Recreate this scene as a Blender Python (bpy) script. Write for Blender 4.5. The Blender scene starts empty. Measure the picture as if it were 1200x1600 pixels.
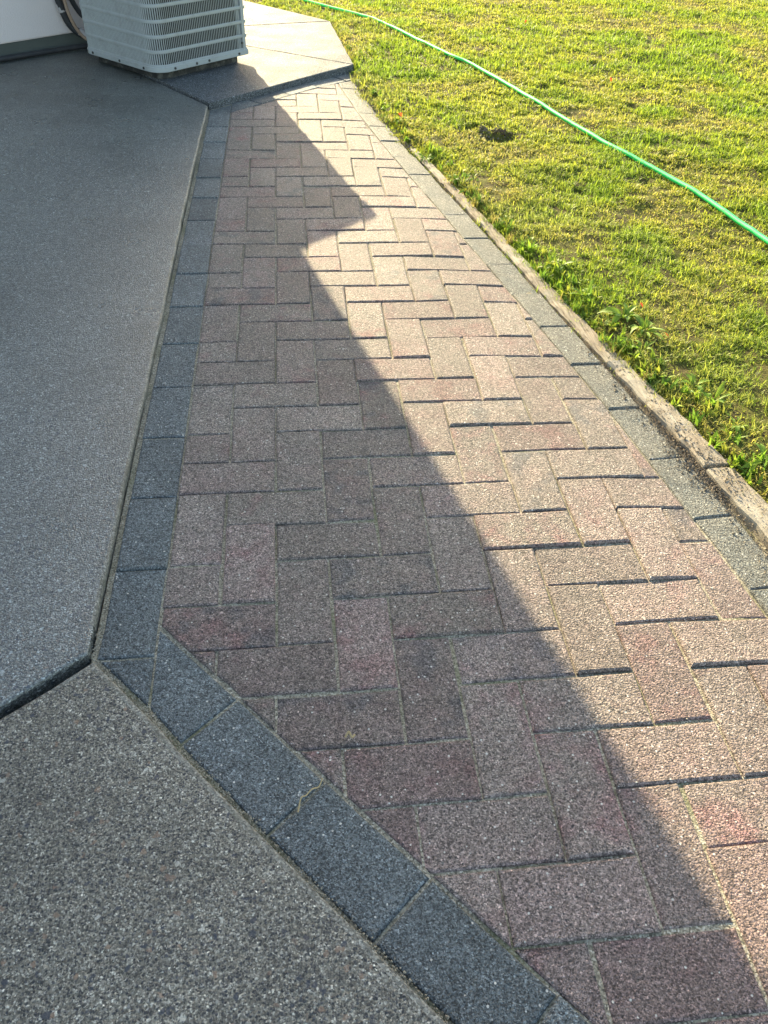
import bpy, bmesh, math, random
import numpy as np
from mathutils import Vector, Matrix

random.seed(7)
RNG = np.random.default_rng(11)
scene = bpy.context.scene
COL = scene.collection

# ------------------------------------------------------------------ camera
FPX, RX, RY, RZ = 1208.135, 0.748701, 0.044177, -0.132893
CAM = Vector((0.26575, -1.22225, 1.07172))
c, s = math.cos(RZ), math.sin(RZ)
F = Vector((-s*math.cos(RX), c*math.cos(RX), -math.sin(RX)))
R = Vector((c, s, 0.0))
U = R.cross(F)
R2 = R*math.cos(RY) + U*math.sin(RY)
U2 = -R*math.sin(RY) + U*math.cos(RY)
cam_data = bpy.data.cameras.new('camera')
cam = bpy.data.objects.new('camera', cam_data)
COL.objects.link(cam)
M = Matrix((R2, U2, -F)).transposed().to_4x4()
M.translation = CAM
cam.matrix_world = M
cam_data.sensor_fit = 'HORIZONTAL'
cam_data.sensor_width = 36.0
cam_data.lens = 36.0*FPX/1200.0
cam_data.clip_start = 0.05
cam_data.clip_end = 600.0
scene.camera = cam
scene.render.resolution_x = 768
scene.render.resolution_y = 1024

# ------------------------------------------------------------------ sky and sun
SUN_EL = math.radians(19.6)
SUN_AZ = math.radians(-13.9)            # measured from +Y towards +X
world = bpy.data.worlds.new('World')
scene.world = world
world.use_nodes = True
wn = world.node_tree
sky = wn.nodes.new('ShaderNodeTexSky')
sky.sky_type = 'NISHITA'
sky.sun_disc = False
sky.sun_elevation = SUN_EL
sky.sun_rotation = SUN_AZ % (2*math.pi)
sky.air_density = 1.0
sky.dust_density = 1.5
sky.ozone_density = 1.0
# the phone's white balance (set for the shade) as one even factor on the whole sky
wb = wn.nodes.new('ShaderNodeMix'); wb.data_type = 'RGBA'; wb.blend_type = 'MULTIPLY'
wb.inputs['Factor'].default_value = 1.0
wb.inputs['B'].default_value = (1.04, 0.985, 0.86, 1.0)
wn.links.new(sky.outputs[0], wb.inputs['A'])
wn.links.new(wb.outputs['Result'], wn.nodes['Background'].inputs[0])
wn.nodes['Background'].inputs[1].default_value = 0.15
sun_data = bpy.data.lights.new('sun', 'SUN')
sun_data.energy = 5.0
sun_data.angle = math.radians(0.36)
sun_data.color = (1.0, 0.86, 0.55)
sun = bpy.data.objects.new('sun', sun_data)
COL.objects.link(sun)
sdir = Vector((math.sin(SUN_AZ)*math.cos(SUN_EL), math.cos(SUN_AZ)*math.cos(SUN_EL), math.sin(SUN_EL)))
sun.rotation_euler = sdir.to_track_quat('Z', 'Y').to_euler()
sun.location = (-2, 8, 6)

scene.view_settings.view_transform = 'Standard'
scene.view_settings.look = 'None'
scene.view_settings.exposure = 1.82
scene.view_settings.gamma = 1.0

# ------------------------------------------------------------------ helpers
def new_obj(name, verts, faces, mat=None, parent=None, smooth=False, mats=None, fmat=None):
    me = bpy.data.meshes.new(name)
    assert max(max(f) for f in faces) < len(verts), name
    me.from_pydata([tuple(v) for v in verts], [], faces)
    me.update()
    for m in (mats or ([mat] if mat else [])):
        me.materials.append(m)
    if fmat is not None:
        me.polygons.foreach_set('material_index', fmat)
    if smooth:
        me.polygons.foreach_set('use_smooth', [True]*len(me.polygons))
    o = bpy.data.objects.new(name, me)
    COL.objects.link(o)
    if parent:
        o.parent = parent
    return o

def obj_from_mesh(name, me, parent=None):
    o = bpy.data.objects.new(name, me)
    COL.objects.link(o)
    if parent:
        o.parent = parent
    return o

def empty(name, loc=(0, 0, 0), rz=0.0):
    o = bpy.data.objects.new(name, None)
    o.empty_display_size = 0.05
    o.location = loc
    o.rotation_euler = (0, 0, rz)
    COL.objects.link(o)
    return o

def tag(o, label=None, cat=None, group=None, kind=None):
    if label: o['label'] = label
    if cat: o['category'] = cat
    if group: o['group'] = group
    if kind: o['kind'] = kind
    return o

def tube(pts, rad, seg=8, cap=True):
    """verts, faces of a tube along a polyline; rad scalar or list"""
    pts = [Vector(p) for p in pts]
    n = len(pts)
    rads = rad if isinstance(rad, (list, tuple)) else [rad]*n
    V, Fc = [], []
    prev = None
    for i, p in enumerate(pts):
        t = (pts[min(i+1, n-1)] - pts[max(i-1, 0)]).normalized()
        if prev is None:
            a = Vector((0, 0, 1)) if abs(t.z) < 0.9 else Vector((1, 0, 0))
            nx = t.cross(a).normalized()
        else:
            nx = (prev - t*prev.dot(t)).normalized()
        prev = nx
        ny = t.cross(nx)
        for k in range(seg):
            a = 2*math.pi*k/seg
            V.append(p + (nx*math.cos(a) + ny*math.sin(a))*rads[i])
    for i in range(n-1):
        for k in range(seg):
            k2 = (k+1) % seg
            Fc.append((i*seg+k, i*seg+k2, (i+1)*seg+k2, (i+1)*seg+k))
    if cap:
        Fc.append(tuple(reversed(range(seg))))
        Fc.append(tuple((n-1)*seg+k for k in range(seg)))
    return V, Fc

def spline(pts, n):
    """Catmull-Rom through pts, n samples per span"""
    P = [Vector(p) for p in pts]
    P = [P[0]*2-P[1]] + P + [P[-1]*2-P[-2]]
    out = []
    for i in range(1, len(P)-2):
        for k in range(n):
            t = k/n
            a, b, c_, d = P[i-1], P[i], P[i+1], P[i+2]
            out.append(0.5*((2*b) + (c_-a)*t + (2*a-5*b+4*c_-d)*t*t + (3*b-a-3*c_+d)*t**3))
    out.append(P[-2])
    return out

def poly_area(P):
    return 0.5*sum(P[i][0]*P[(i+1) % len(P)][1]-P[(i+1) % len(P)][0]*P[i][1] for i in range(len(P)))

def clip(P, n, d):
    """keep the part of convex polygon P with n.p >= d"""
    out = []
    for i in range(len(P)):
        a, b = P[i], P[(i+1) % len(P)]
        da, db = n[0]*a[0]+n[1]*a[1]-d, n[0]*b[0]+n[1]*b[1]-d
        if da >= 0: out.append(a)
        if (da >= 0) != (db >= 0):
            t = da/(da-db)
            out.append((a[0]+(b[0]-a[0])*t, a[1]+(b[1]-a[1])*t))
    res = []
    for q in out:
        if not res or math.hypot(q[0]-res[-1][0], q[1]-res[-1][1]) > 0.002: res.append(q)
    if len(res) > 1 and math.hypot(res[0][0]-res[-1][0], res[0][1]-res[-1][1]) < 0.002: res.pop()
    return res

def inset(P, d):
    """offset a CCW polygon inwards by d"""
    n = len(P); L = []
    for i in range(n):
        a, b = P[i], P[(i+1) % n]
        ex, ey = b[0]-a[0], b[1]-a[1]; l = math.hypot(ex, ey)
        nx, ny = -ey/l, ex/l
        L.append((nx, ny, nx*a[0]+ny*a[1]+d))
    out = []
    for i in range(n):
        a, b = L[i-1], L[i]
        det = a[0]*b[1]-a[1]*b[0]
        if abs(det) < 1e-4:
            out.append((P[i][0]+b[0]*d, P[i][1]+b[1]*d)); continue
        out.append(((a[2]*b[1]-a[1]*b[2])/det, (a[0]*b[2]-a[2]*b[0])/det))
    return out

def inset_soft(P, d):
    n = len(P); out = []
    for i in range(n):
        a, b, c_ = Vector(P[i-1]), Vector(P[i]), Vector(P[(i+1) % n])
        e1, e2 = (b-a), (c_-b)
        e1 = e1/max(e1.length, 1e-6); e2 = e2/max(e2.length, 1e-6)
        m = Vector((-e1.y-e2.y, e1.x+e2.x)); l = m.length
        if l < 1e-4: out.append(P[i]); continue
        m = m/l; k = min(1.6, 1.0/max(0.3, m.dot(Vector((-e1.y, e1.x)))))
        q = b+m*d*k; out.append((q.x, q.y))
    return out

def interp(xs, ys, x):
    return float(np.interp(x, xs, ys))

# vectorised value noise
_perm = RNG.random((256, 256))
def vnoise(x, y, sc, off=0.0):
    x = np.asarray(x)*sc+off*17.3+100; y = np.asarray(y)*sc+off*9.1+100
    xi, yi = np.floor(x).astype(int), np.floor(y).astype(int)
    fx, fy = x-xi, y-yi
    fx, fy = fx*fx*(3-2*fx), fy*fy*(3-2*fy)
    g = lambda a, b: _perm[a % 256, b % 256]
    return (g(xi, yi)*(1-fx)*(1-fy)+g(xi+1, yi)*fx*(1-fy)+g(xi, yi+1)*(1-fx)*fy+g(xi+1, yi+1)*fx*fy)

# ------------------------------------------------------------------ materials
class Mat:
    def __init__(self, name):
        self.m = bpy.data.materials.new(name)
        self.m.use_nodes = True
        self.t = self.m.node_tree
        self.b = self.t.nodes['Principled BSDF']
    def n(self, typ, **kw):
        nd = self.t.nodes.new(typ)
        for k, v in kw.items(): setattr(nd, k, v)
        return nd
    def l(self, a, b): self.t.links.new(a, b)
    def pos(self): return self.n('ShaderNodeNewGeometry').outputs['Position']
    def noise(self, vec, scale, detail=3.0, rough=0.55):
        nd = self.n('ShaderNodeTexNoise')
        nd.inputs['Scale'].default_value = scale; nd.inputs['Detail'].default_value = detail
        nd.inputs['Roughness'].default_value = rough
        self.l(vec, nd.inputs['Vector']); return nd.outputs['Fac']
    def warp(self, vec, scale, amt):
        nd = self.n('ShaderNodeTexNoise'); nd.inputs['Scale'].default_value = scale; self.l(vec, nd.inputs['Vector'])
        sub = self.n('ShaderNodeVectorMath', operation='SUBTRACT'); self.l(nd.outputs['Color'], sub.inputs[0]); sub.inputs[1].default_value = (0.5, 0.5, 0.5)
        sc = self.n('ShaderNodeVectorMath', operation='SCALE'); self.l(sub.outputs[0], sc.inputs[0]); sc.inputs['Scale'].default_value = amt*2
        ad = self.n('ShaderNodeVectorMath', operation='ADD'); self.l(vec, ad.inputs[0]); self.l(sc.outputs[0], ad.inputs[1])
        return ad.outputs[0]
    def voro(self, vec, scale, feature='F1', rnd=1.0):
        nd = self.n('ShaderNodeTexVoronoi', feature=feature)
        nd.inputs['Scale'].default_value = scale; nd.inputs['Randomness'].default_value = rnd
        self.l(vec, nd.inputs['Vector']); return nd
    def ramp(self, fac, stops, interp='LINEAR'):
        nd = self.n('ShaderNodeValToRGB'); cr = nd.color_ramp; cr.interpolation = interp
        while len(cr.elements) < len(stops): cr.elements.new(0.5)
        for e, (p, col) in zip(cr.elements, stops):
            e.position = p
            e.color = (col, col, col, 1) if isinstance(col, (int, float)) else (*col, 1)
        self.l(fac, nd.inputs['Fac']); return nd.outputs['Color']
    def mix(self, fac, a, b, mode='MIX'):
        nd = self.n('ShaderNodeMix', data_type='RGBA', blend_type=mode)
        for sock, v in ((nd.inputs['Factor'], fac), (nd.inputs['A'], a), (nd.inputs['B'], b)):
            if isinstance(v, (int, float)): sock.default_value = v
            elif isinstance(v, tuple): sock.default_value = (*v, 1)
            else: self.l(v, sock)
        return nd.outputs['Result']
    def math(self, op, a, b=0.0):
        nd = self.n('ShaderNodeMath', operation=op)
        for i, v in enumerate((a, b)):
            if isinstance(v, (int, float)): nd.inputs[i].default_value = v
            else: self.l(v, nd.inputs[i])
        return nd.outputs[0]
    def bump(self, h, strength, dist, normal=None):
        nd = self.n('ShaderNodeBump')
        nd.inputs['Strength'].default_value = strength; nd.inputs['Distance'].default_value = dist
        self.l(h, nd.inputs['Height'])
        if normal is not None: self.l(normal, nd.inputs['Normal'])
        return nd.outputs['Normal']
    def out(self, col=None, rough=None, normal=None, spec=None):
        if col is not None:
            if isinstance(col, tuple): self.b.inputs['Base Color'].default_value = (*col, 1)
            else: self.l(col, self.b.inputs['Base Color'])
        if rough is not None:
            if isinstance(rough, (int, float)): self.b.inputs['Roughness'].default_value = rough
            else: self.l(rough, self.b.inputs['Roughness'])
        if normal is not None: self.l(normal, self.b.inputs['Normal'])
        if spec is not None: self.b.inputs['Specular IOR Level'].default_value = spec
        return self.m

def paver_material(name, palette, edge_tint, grain=1.0, blotch=None, dust=None):
    """tumbled concrete paver: pigment blotches, coarse sand grain, pale and dark grit"""
    A = Mat(name)
    p = A.pos()
    rnd = A.n('ShaderNodeObjectInfo').outputs['Random']
    big = A.noise(p, 9.0, 3.0)
    fac = A.math('ADD', A.math('MULTIPLY', rnd, 0.62), A.math('MULTIPLY', A.math('SUBTRACT', big, 0.5), 1.0))
    fac = A.math('ADD', fac, A.math('MULTIPLY', A.math('SUBTRACT', A.noise(p, 26.0, 3.0, 0.6), 0.5), 0.9))
    fac = A.math('ADD', fac, 0.18)
    col = A.ramp(fac, palette)
    if blotch:
        pat = A.noise(p, 17.0, 2.0)
        rnd2 = A.math('FRACT', A.math('MULTIPLY', rnd, 37.7))
        lim = A.math('MULTIPLY', A.ramp(pat, [(0.52, 0.0), (0.64, 1.0)]), A.ramp(rnd2, [(0.84, 0.0), (0.88, 0.6)]))
        col = A.mix(lim, col, blotch)
    if blotch:      # the bricks laid at the front came from a redder batch
        sp = A.n('ShaderNodeSeparateXYZ'); A.l(p, sp.inputs[0])
        batch = A.math('ADD', A.math('MULTIPLY', sp.outputs[1], -0.9), A.math('MULTIPLY', A.math('SUBTRACT', big, 0.5), 1.6))
        col = A.mix(A.ramp(batch, [(0.20, 0.0), (0.95, 0.42)]), col, (0.275, 0.165, 0.155))
    tone = A.math('ADD', 0.84, A.math('MULTIPLY', A.math('FRACT', A.math('MULTIPLY', rnd, 91.3)), 0.30))
    cmb = A.n('ShaderNodeCombineColor')
    for k_ in range(3): A.l(tone, cmb.inputs[k_])
    col = A.mix(1.0, col, cmb.outputs[0], 'MULTIPLY')
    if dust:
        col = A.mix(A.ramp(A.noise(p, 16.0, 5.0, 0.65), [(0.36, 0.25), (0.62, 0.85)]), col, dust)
    stain = A.noise(p, 3.1, 4.0, 0.6)
    col = A.mix(1.0, col, A.ramp(stain, [(0.30, 0.78), (0.55, 1.0), (0.75, 1.14)]), 'MULTIPLY')
    v1 = A.voro(A.warp(p, 300.0, 0.0016), 340.0*grain)
    v0 = A.voro(p, 620.0*grain)
    sep0 = A.n('ShaderNodeSeparateColor'); A.l(v0.outputs['Color'], sep0.inputs[0])
    col = A.mix(1.0, col, A.ramp(sep0.outputs[0], [(0.0, 0.30), (0.35, 0.80), (0.7, 1.10), (0.93, 1.45), (1.0, 2.1)]), 'MULTIPLY')
    sep = A.n('ShaderNodeSeparateColor'); A.l(v1.outputs['Color'], sep.inputs[0])
    speck = A.ramp(sep.outputs[0], [(0.0, 0.42), (0.22, 0.70), (0.5, 0.98), (0.80, 1.10), (0.93, 1.3), (1.0, 1.8)])
    col = A.mix(1.0, col, speck, 'MULTIPLY')
    v2 = A.voro(p, 210.0*grain)
    sep2 = A.n('ShaderNodeSeparateColor'); A.l(v2.outputs['Color'], sep2.inputs[0])
    white = A.math('MULTIPLY', A.ramp(sep2.outputs[1], [(0.972, 0.0), (0.978, 1.0)]), A.ramp(v2.outputs['Distance'], [(0.30, 1.0), (0.42, 0.0)]))
    col = A.mix(white, col, (0.66, 0.62, 0.56))
    dark = A.math('MULTIPLY', A.ramp(sep2.outputs[2], [(0.93, 0.0), (0.94, 0.8)]), A.ramp(v2.outputs['Distance'], [(0.30, 1.0), (0.45, 0.0)]))
    col = A.mix(dark, col, (0.03, 0.03, 0.035))
    v3 = A.voro(p, 300.0*grain)
    h = A.math('ADD', A.math('MULTIPLY', A.noise(p, 520.0*grain, 3.0, 0.65), 1.0), A.math('MULTIPLY', v3.outputs['Distance'], -0.8))
    nb = A.bump(h, 1.0, 0.0034)
    nb = A.bump(A.noise(p, 60.0, 3.0), 0.35, 0.003, nb)
    return A.out(col, 0.70, nb, 0.32)

MAT_BRICK = paver_material('rose_taupe_paver', [(0.0, (0.255, 0.155, 0.143)), (0.20, (0.272, 0.202, 0.180)), (0.45, (0.268, 0.215, 0.186)),
                                               (0.70, (0.262, 0.220, 0.188)), (0.88, (0.268, 0.194, 0.174)), (1.0, (0.268, 0.150, 0.140))], None, 1.0, (0.120, 0.122, 0.128))
MAT_GREY = paver_material('charcoal_paver', [(0.0, (0.130, 0.144, 0.148)), (0.5, (0.164, 0.178, 0.180)), (1.0, (0.200, 0.212, 0.210))], None, 1.0)

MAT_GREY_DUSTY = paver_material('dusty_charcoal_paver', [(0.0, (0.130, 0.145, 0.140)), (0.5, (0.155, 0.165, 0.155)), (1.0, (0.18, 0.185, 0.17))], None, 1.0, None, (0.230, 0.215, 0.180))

def concrete_material(name, tint, rough, spec=0.5, bmp=0.6):
    A = Mat(name)
    p = A.pos()
    v = A.voro(A.warp(p, 260.0, 0.0022), 300.0)
    vf = A.voro(p, 520.0)
    sf = A.n('ShaderNodeSeparateColor'); A.l(vf.outputs['Color'], sf.inputs[0])
    sep = A.n('ShaderNodeSeparateColor'); A.l(v.outputs['Color'], sep.inputs[0])
    stones = A.ramp(sep.outputs[0], [(0.0, (0.018, 0.020, 0.028)), (0.20, (0.055, 0.055, 0.062)), (0.38, (0.13, 0.115, 0.098)), (0.58, (0.20, 0.180, 0.152)),
                                     (0.76, (0.225, 0.215, 0.200)), (0.92, (0.33, 0.31, 0.275)), (1.0, (0.46, 0.44, 0.40))])
    mortar = A.mix(A.noise(p, 24.0, 3.0), (0.140, 0.128, 0.105), (0.215, 0.198, 0.168))
    fr = A.ramp(v.outputs['Distance'], [(0.42, 0.0), (0.75, 1.0)])
    col = A.mix(fr, stones, mortar)
    fine = A.ramp(sf.outputs[0], [(0.0, 0.25), (0.3, 0.68), (0.7, 1.12), (0.92, 1.65), (1.0, 2.6)])
    col = A.mix(1.0, col, fine, 'MULTIPLY')
    vb = A.voro(A.warp(p, 120.0, 0.006), 105.0)
    sb = A.n('ShaderNodeSeparateColor'); A.l(vb.outputs['Color'], sb.inputs[0])
    body = A.ramp(vb.outputs['Distance'], [(0.36, 1.0), (0.44, 0.0)])
    col = A.mix(A.math('MULTIPLY', A.ramp(sb.outputs[0], [(0.925, 0.0), (0.93, 0.85)]), body), col, (0.040, 0.045, 0.065))
    col = A.mix(A.math('MULTIPLY', A.ramp(sb.outputs[1], [(0.982, 0.0), (0.985, 0.8)]), body), col, (0.50, 0.48, 0.44))
    col = A.mix(A.math('MULTIPLY', A.ramp(sb.outputs[2], [(0.965, 0.0), (0.97, 0.6)]), body), col, (0.27, 0.17, 0.12))
    st = A.noise(p, 1.7, 5.0, 0.6)
    col = A.mix(1.0, col, A.ramp(st, [(0.28, 0.66), (0.5, 1.0), (0.75, 1.20)]), 'MULTIPLY')
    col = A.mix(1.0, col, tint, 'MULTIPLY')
    h = A.math('ADD', A.math('MULTIPLY', v.outputs['Distance'], -1.0), A.math('MULTIPLY', A.noise(p, 600.0, 2.0), 0.5))
    nb = A.bump(h, bmp, 0.0024)
    rr = A.ramp(A.noise(p, 6.0, 4.0), [(0.3, rough-0.06), (0.7, rough+0.10)])
    return A.out(col, rr, nb, spec)

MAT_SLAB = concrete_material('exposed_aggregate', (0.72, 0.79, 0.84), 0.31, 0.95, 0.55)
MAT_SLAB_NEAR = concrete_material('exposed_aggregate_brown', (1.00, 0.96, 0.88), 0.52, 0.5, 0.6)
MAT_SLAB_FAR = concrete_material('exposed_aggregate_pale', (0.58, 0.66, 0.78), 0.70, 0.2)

def edge_material():
    A = Mat('tooled_edge_mortar'); p = A.pos()
    col = A.mix(A.noise(p, 40.0, 4.0), (0.145, 0.138, 0.118), (0.250, 0.240, 0.208))
    col = A.mix(A.ramp(A.noise(p, 330.0, 2.0), [(0.42, 0.0), (0.6, 0.7)]), col, (0.16, 0.145, 0.12))
    ve = A.voro(p, 380.0); se = A.n('ShaderNodeSeparateColor'); A.l(ve.outputs['Color'], se.inputs[0])
    col = A.mix(1.0, col, A.ramp(se.outputs[0], [(0.0, 0.3), (0.3, 0.75), (0.7, 1.1), (1.0, 2.0)]), 'MULTIPLY')
    col = A.mix(A.ramp(A.noise(p, 18.0, 5.0, 0.7), [(0.50, 0.0), (0.62, 0.7)]), col, (0.10, 0.088, 0.06))
    return A.out(col, 0.5, A.bump(A.noise(p, 300.0, 4.0, 0.7), 0.8, 0.003), 0.5)
MAT_EDGE = edge_material()

def sand_material():
    A = Mat('joint_sand'); p = A.pos()
    v = A.voro(p, 420.0)
    sep = A.n('ShaderNodeSeparateColor'); A.l(v.outputs['Color'], sep.inputs[0])
    col = A.ramp(sep.outputs[0], [(0.0, (0.11, 0.095, 0.07)), (0.4, (0.27, 0.235, 0.17)), (0.8, (0.40, 0.35, 0.26)), (1.0, (0.58, 0.52, 0.42))])
    col = A.mix(A.ramp(A.noise(p, 7.0, 4.0), [(0.50, 0.0), (0.66, 0.55)]), col, (0.105, 0.115, 0.045))
    return A.out(col, 0.9, A.bump(A.noise(p, 380.0, 3.0), 0.9, 0.003), 0.2)
MAT_SAND = sand_material()

def soil_material(name, a, b):
    A = Mat(name); p = A.pos()
    col = A.mix(A.noise(p, 55.0, 5.0, 0.65), a, b)
    return A.out(col, 0.95, A.bump(A.noise(p, 140.0, 4.0, 0.7), 0.9, 0.008), 0.15)
MAT_SOIL = soil_material('garden_soil', (0.050, 0.035, 0.024), (0.150, 0.110, 0.075))
MAT_CRUMB = soil_material('soil_crumb', (0.14, 0.108, 0.078), (0.300, 0.245, 0.180))

def moss_material():
    A = Mat('mossy_lawn_soil'); p = A.pos()
    m = A.noise(p, 14.0, 5.0, 0.65)
    col = A.ramp(m, [(0.28, (0.055, 0.042, 0.024)), (0.42, (0.105, 0.088, 0.036)), (0.58, (0.140, 0.140, 0.034)), (0.75, (0.17, 0.140, 0.065))])
    col = A.mix(1.0, col, A.ramp(A.noise(p, 300.0, 3.0), [(0.3, 0.6), (0.6, 1.15)]), 'MULTIPLY')
    return A.out(col, 0.95, A.bump(A.noise(p, 160.0, 4.0, 0.7), 1.0, 0.01), 0.1)
MAT_MOSS = moss_material()

def far_lawn_material():
    A = Mat('far_lawn_turf'); p = A.pos()
    col = A.mix(A.noise(p, 2.0, 5.0, 0.65), (0.075, 0.105, 0.022), (0.165, 0.175, 0.045))
    return A.out(col, 0.95, A.bump(A.noise(p, 60.0, 4.0, 0.7), 1.0, 0.03), 0.1)
MAT_TURF = far_lawn_material()

def blade_material(name, translucent=0.50, attr='tint', col=None):
    A = Mat(name)
    if col is None:
        at = A.n('ShaderNodeAttribute', attribute_name=attr); cs = at.outputs['Color']
    else:
        rnd = A.n('ShaderNodeObjectInfo').outputs['Random']
        cs = A.mix(A.math('ADD', A.math('MULTIPLY', rnd, 0.6), A.math('MULTIPLY', A.noise(A.pos(), 70.0, 3.0), 0.4)), col[0], col[1])
    A.out(cs, 0.55, None, 0.35)
    tr = A.n('ShaderNodeBsdfTranslucent'); A.l(cs, tr.inputs['Color'])
    mx = A.n('ShaderNodeMixShader'); mx.inputs[0].default_value = translucent
    A.l(A.b.outputs[0], mx.inputs[1]); A.l(tr.outputs[0], mx.inputs[2])
    A.l(mx.outputs[0], A.t.nodes['Material Output'].inputs['Surface'])
    return A.m
MAT_BLADE = blade_material('grass_blade')
MAT_WEED = blade_material('weed_leaf', 0.40, col=((0.130, 0.250, 0.025), (0.290, 0.380, 0.040)))
MAT_REDLEAF = blade_material('fallen_red_leaf', 0.45, col=((0.50, 0.075, 0.025), (0.62, 0.16, 0.05)))

def wood_material():
    A = Mat('weathered_edging_wood')
    tc = A.n('ShaderNodeTexCoord').outputs['Object']
    mp = A.n('ShaderNodeMapping'); mp.inputs['Scale'].default_value = (60.0, 3.0, 60.0); A.l(tc, mp.inputs['Vector'])
    g = A.noise(mp.outputs[0], 3.0, 6.0, 0.65)
    col = A.ramp(g, [(0.28, (0.135, 0.105, 0.075)), (0.48, (0.28, 0.225, 0.165)), (0.68, (0.40, 0.345, 0.27))])
    w = A.noise(A.pos(), 5.0, 4.0)
    col = A.mix(A.ramp(w, [(0.45, 0.0), (0.62, 0.7)]), col, (0.43, 0.385, 0.31))
    col = A.mix(A.ramp(A.noise(A.pos(), 34.0, 5.0, 0.7), [(0.54, 0.0), (0.68, 0.75)]), col, (0.115, 0.085, 0.055))
    nb = A.bump(g, 0.8, 0.004)
    nb = A.bump(A.noise(A.pos(), 220.0, 4.0, 0.7), 0.6, 0.003, nb)
    return A.out(col, 0.85, nb, 0.25)
MAT_WOOD = wood_material()

def paint_material(name, col, rough, dirt=(0.35, 0.33, 0.28), amount=0.35, spec=0.5):
    A = Mat(name); p = A.pos()
    d = A.ramp(A.noise(p, 22.0, 6.0, 0.7), [(0.50, 0.0), (0.72, amount)])
    cs = A.mix(d, col, dirt)
    return A.out(cs, rough, A.bump(A.noise(p, 30.0, 2.0), 0.06, 0.002), spec)
MAT_CABINET = paint_material('pale_grey_enamel', (0.33, 0.35, 0.355), 0.38, (0.17, 0.165, 0.145), 0.4)
MAT_COIL = paint_material('dark_coil', (0.012, 0.013, 0.015), 0.6, (0.03, 0.03, 0.03), 0.3, 0.3)
MAT_SCREW = paint_material('dark_screw', (0.03, 0.03, 0.03), 0.5)
MAT_FOOT = paint_material('black_rubber', (0.02, 0.02, 0.02), 0.7)
MAT_BLACKFOAM = paint_material('black_foam_insulation', (0.018, 0.019, 0.023), 0.62, (0.07, 0.06, 0.055), 0.4)
MAT_TAPE = paint_material('dull_pipe_tape', (0.36, 0.33, 0.33), 0.5)
MAT_COPPER = paint_material('dull_copper', (0.30, 0.20, 0.14), 0.45)
MAT_ROOF = paint_material('roof_shingle', (0.09, 0.08, 0.075), 0.9, (0.14, 0.12, 0.10), 0.5, 0.2)
MAT_TRIM = paint_material('white_trim', (0.72, 0.71, 0.68), 0.5)

def stucco_material():
    A = Mat('pink_white_stucco'); p = A.pos()
    col = A.mix(A.noise(p, 3.0, 4.0), (0.60, 0.535, 0.53), (0.68, 0.61, 0.60))
    nb = A.bump(A.noise(p, 190.0, 4.0, 0.6), 0.5, 0.004)
    return A.out(col, 0.9, nb, 0.2)
MAT_STUCCO = stucco_material()
def found_material():
    A = Mat('dark_foundation'); p = A.pos()
    col = A.mix(A.noise(p, 9.0, 5.0), (0.055, 0.065, 0.062), (0.105, 0.115, 0.105))
    return A.out(col, 0.85, A.bump(A.noise(p, 150.0, 4.0), 0.5, 0.003), 0.3)
MAT_FOUND = found_material()

def hose_material():
    A = Mat('green_hose_vinyl'); p = A.pos()
    col = A.mix(A.noise(p, 9.0, 3.0), (0.005, 0.60, 0.120), (0.020, 0.72, 0.190))
    A.out(col, 0.6, A.bump(A.noise(p, 160.0, 2.0), 0.15, 0.002), 0.5)
    return A.m
MAT_HOSE = hose_material()
MAT_TWIG = paint_material('dry_twig', (0.40, 0.30, 0.16), 0.8, (0.22, 0.16, 0.09), 0.5, 0.2)
MAT_GRIT = paint_material('pale_grit', (0.34, 0.30, 0.23), 0.85, (0.12, 0.10, 0.08), 0.8, 0.2)

# ------------------------------------------------------------------ layout curves (metres; one paver = 0.1 x 0.2)
CY = [-3.0, -2.0, -1.0, -0.5, -0.2, 0.1, 0.4, 0.7, 1.0, 1.3, 1.6, 1.9, 2.2, 2.5, 2.83, 3.2, 3.5]
CX = [1.34, 1.27, 1.20, 1.16, 1.125, 1.072, 1.010, 0.968, 0.925, 0.872, 0.805, 0.742, 0.688, 0.643, 0.597, 0.56, 0.53]
_cp = np.polyfit(CY, CX, 5)
def cline(y): return float(np.polyval(_cp, y))              # centre of the right-hand border course
WY = [-3.0, -1.0, -0.172, -0.006, 0.147, 0.225, 0.41, 0.871, 1.344, 1.668, 1.905, 2.15]
WX = [1.40, 1.27, 1.198, 1.160, 1.131, 1.108, 1.070, 1.002, 0.920, 0.842, 0.795, 0.756]
_wp = np.polyfit(WY[1:], WX[1:], 4)
def wood_in(y): return float(np.polyval(_wp, y)) if y > -1.0 else float(np.polyval(_wp, -1.0))+0.065*(-1.0-y)
def wood_w(y): return interp([-3, 0.2, 0.45, 1.0, 2.15], [0.064, 0.064, 0.052, 0.045, 0.034], y)
def lawn_edge(y):
    if y < 2.13: return wood_in(y)+wood_w(y)
    if y < 2.25: return interp([2.13, 2.25], [wood_in(2.13)+wood_w(2.13), cline(2.25)+0.055], y)
    return interp([2.25, 2.6, 3.0, 3.25, 3.36, 4.38, 4.89, 8.0, 30.0], [cline(2.25)+0.055, cline(2.6)+0.055, cline(3.0)+0.06, 0.622, 0.615, 0.546, 0.085, -2.7, -20.0], y)

DN = (0.749, 0.663)               # normal of the diagonal border in front
TD = Vector((0.7115, 0.7027)); TN = Vector((0.7027, -0.7115))    # line of the far slab edge
T0 = Vector((-0.0985, 2.645))
TOFF = TN.dot(T0)

def height(x, y):
    """paver surface: nearly flat, settling towards the right-hand edge"""
    e = x-(cline(y)-0.047)+0.24
    h = 0.0
    if e > 0: h -= 0.0075*min(1.6, e/0.24)**2
    h += 0.0035*math.sin(2.1*x+1.3)*math.sin(1.7*y+0.4)
    return h

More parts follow.
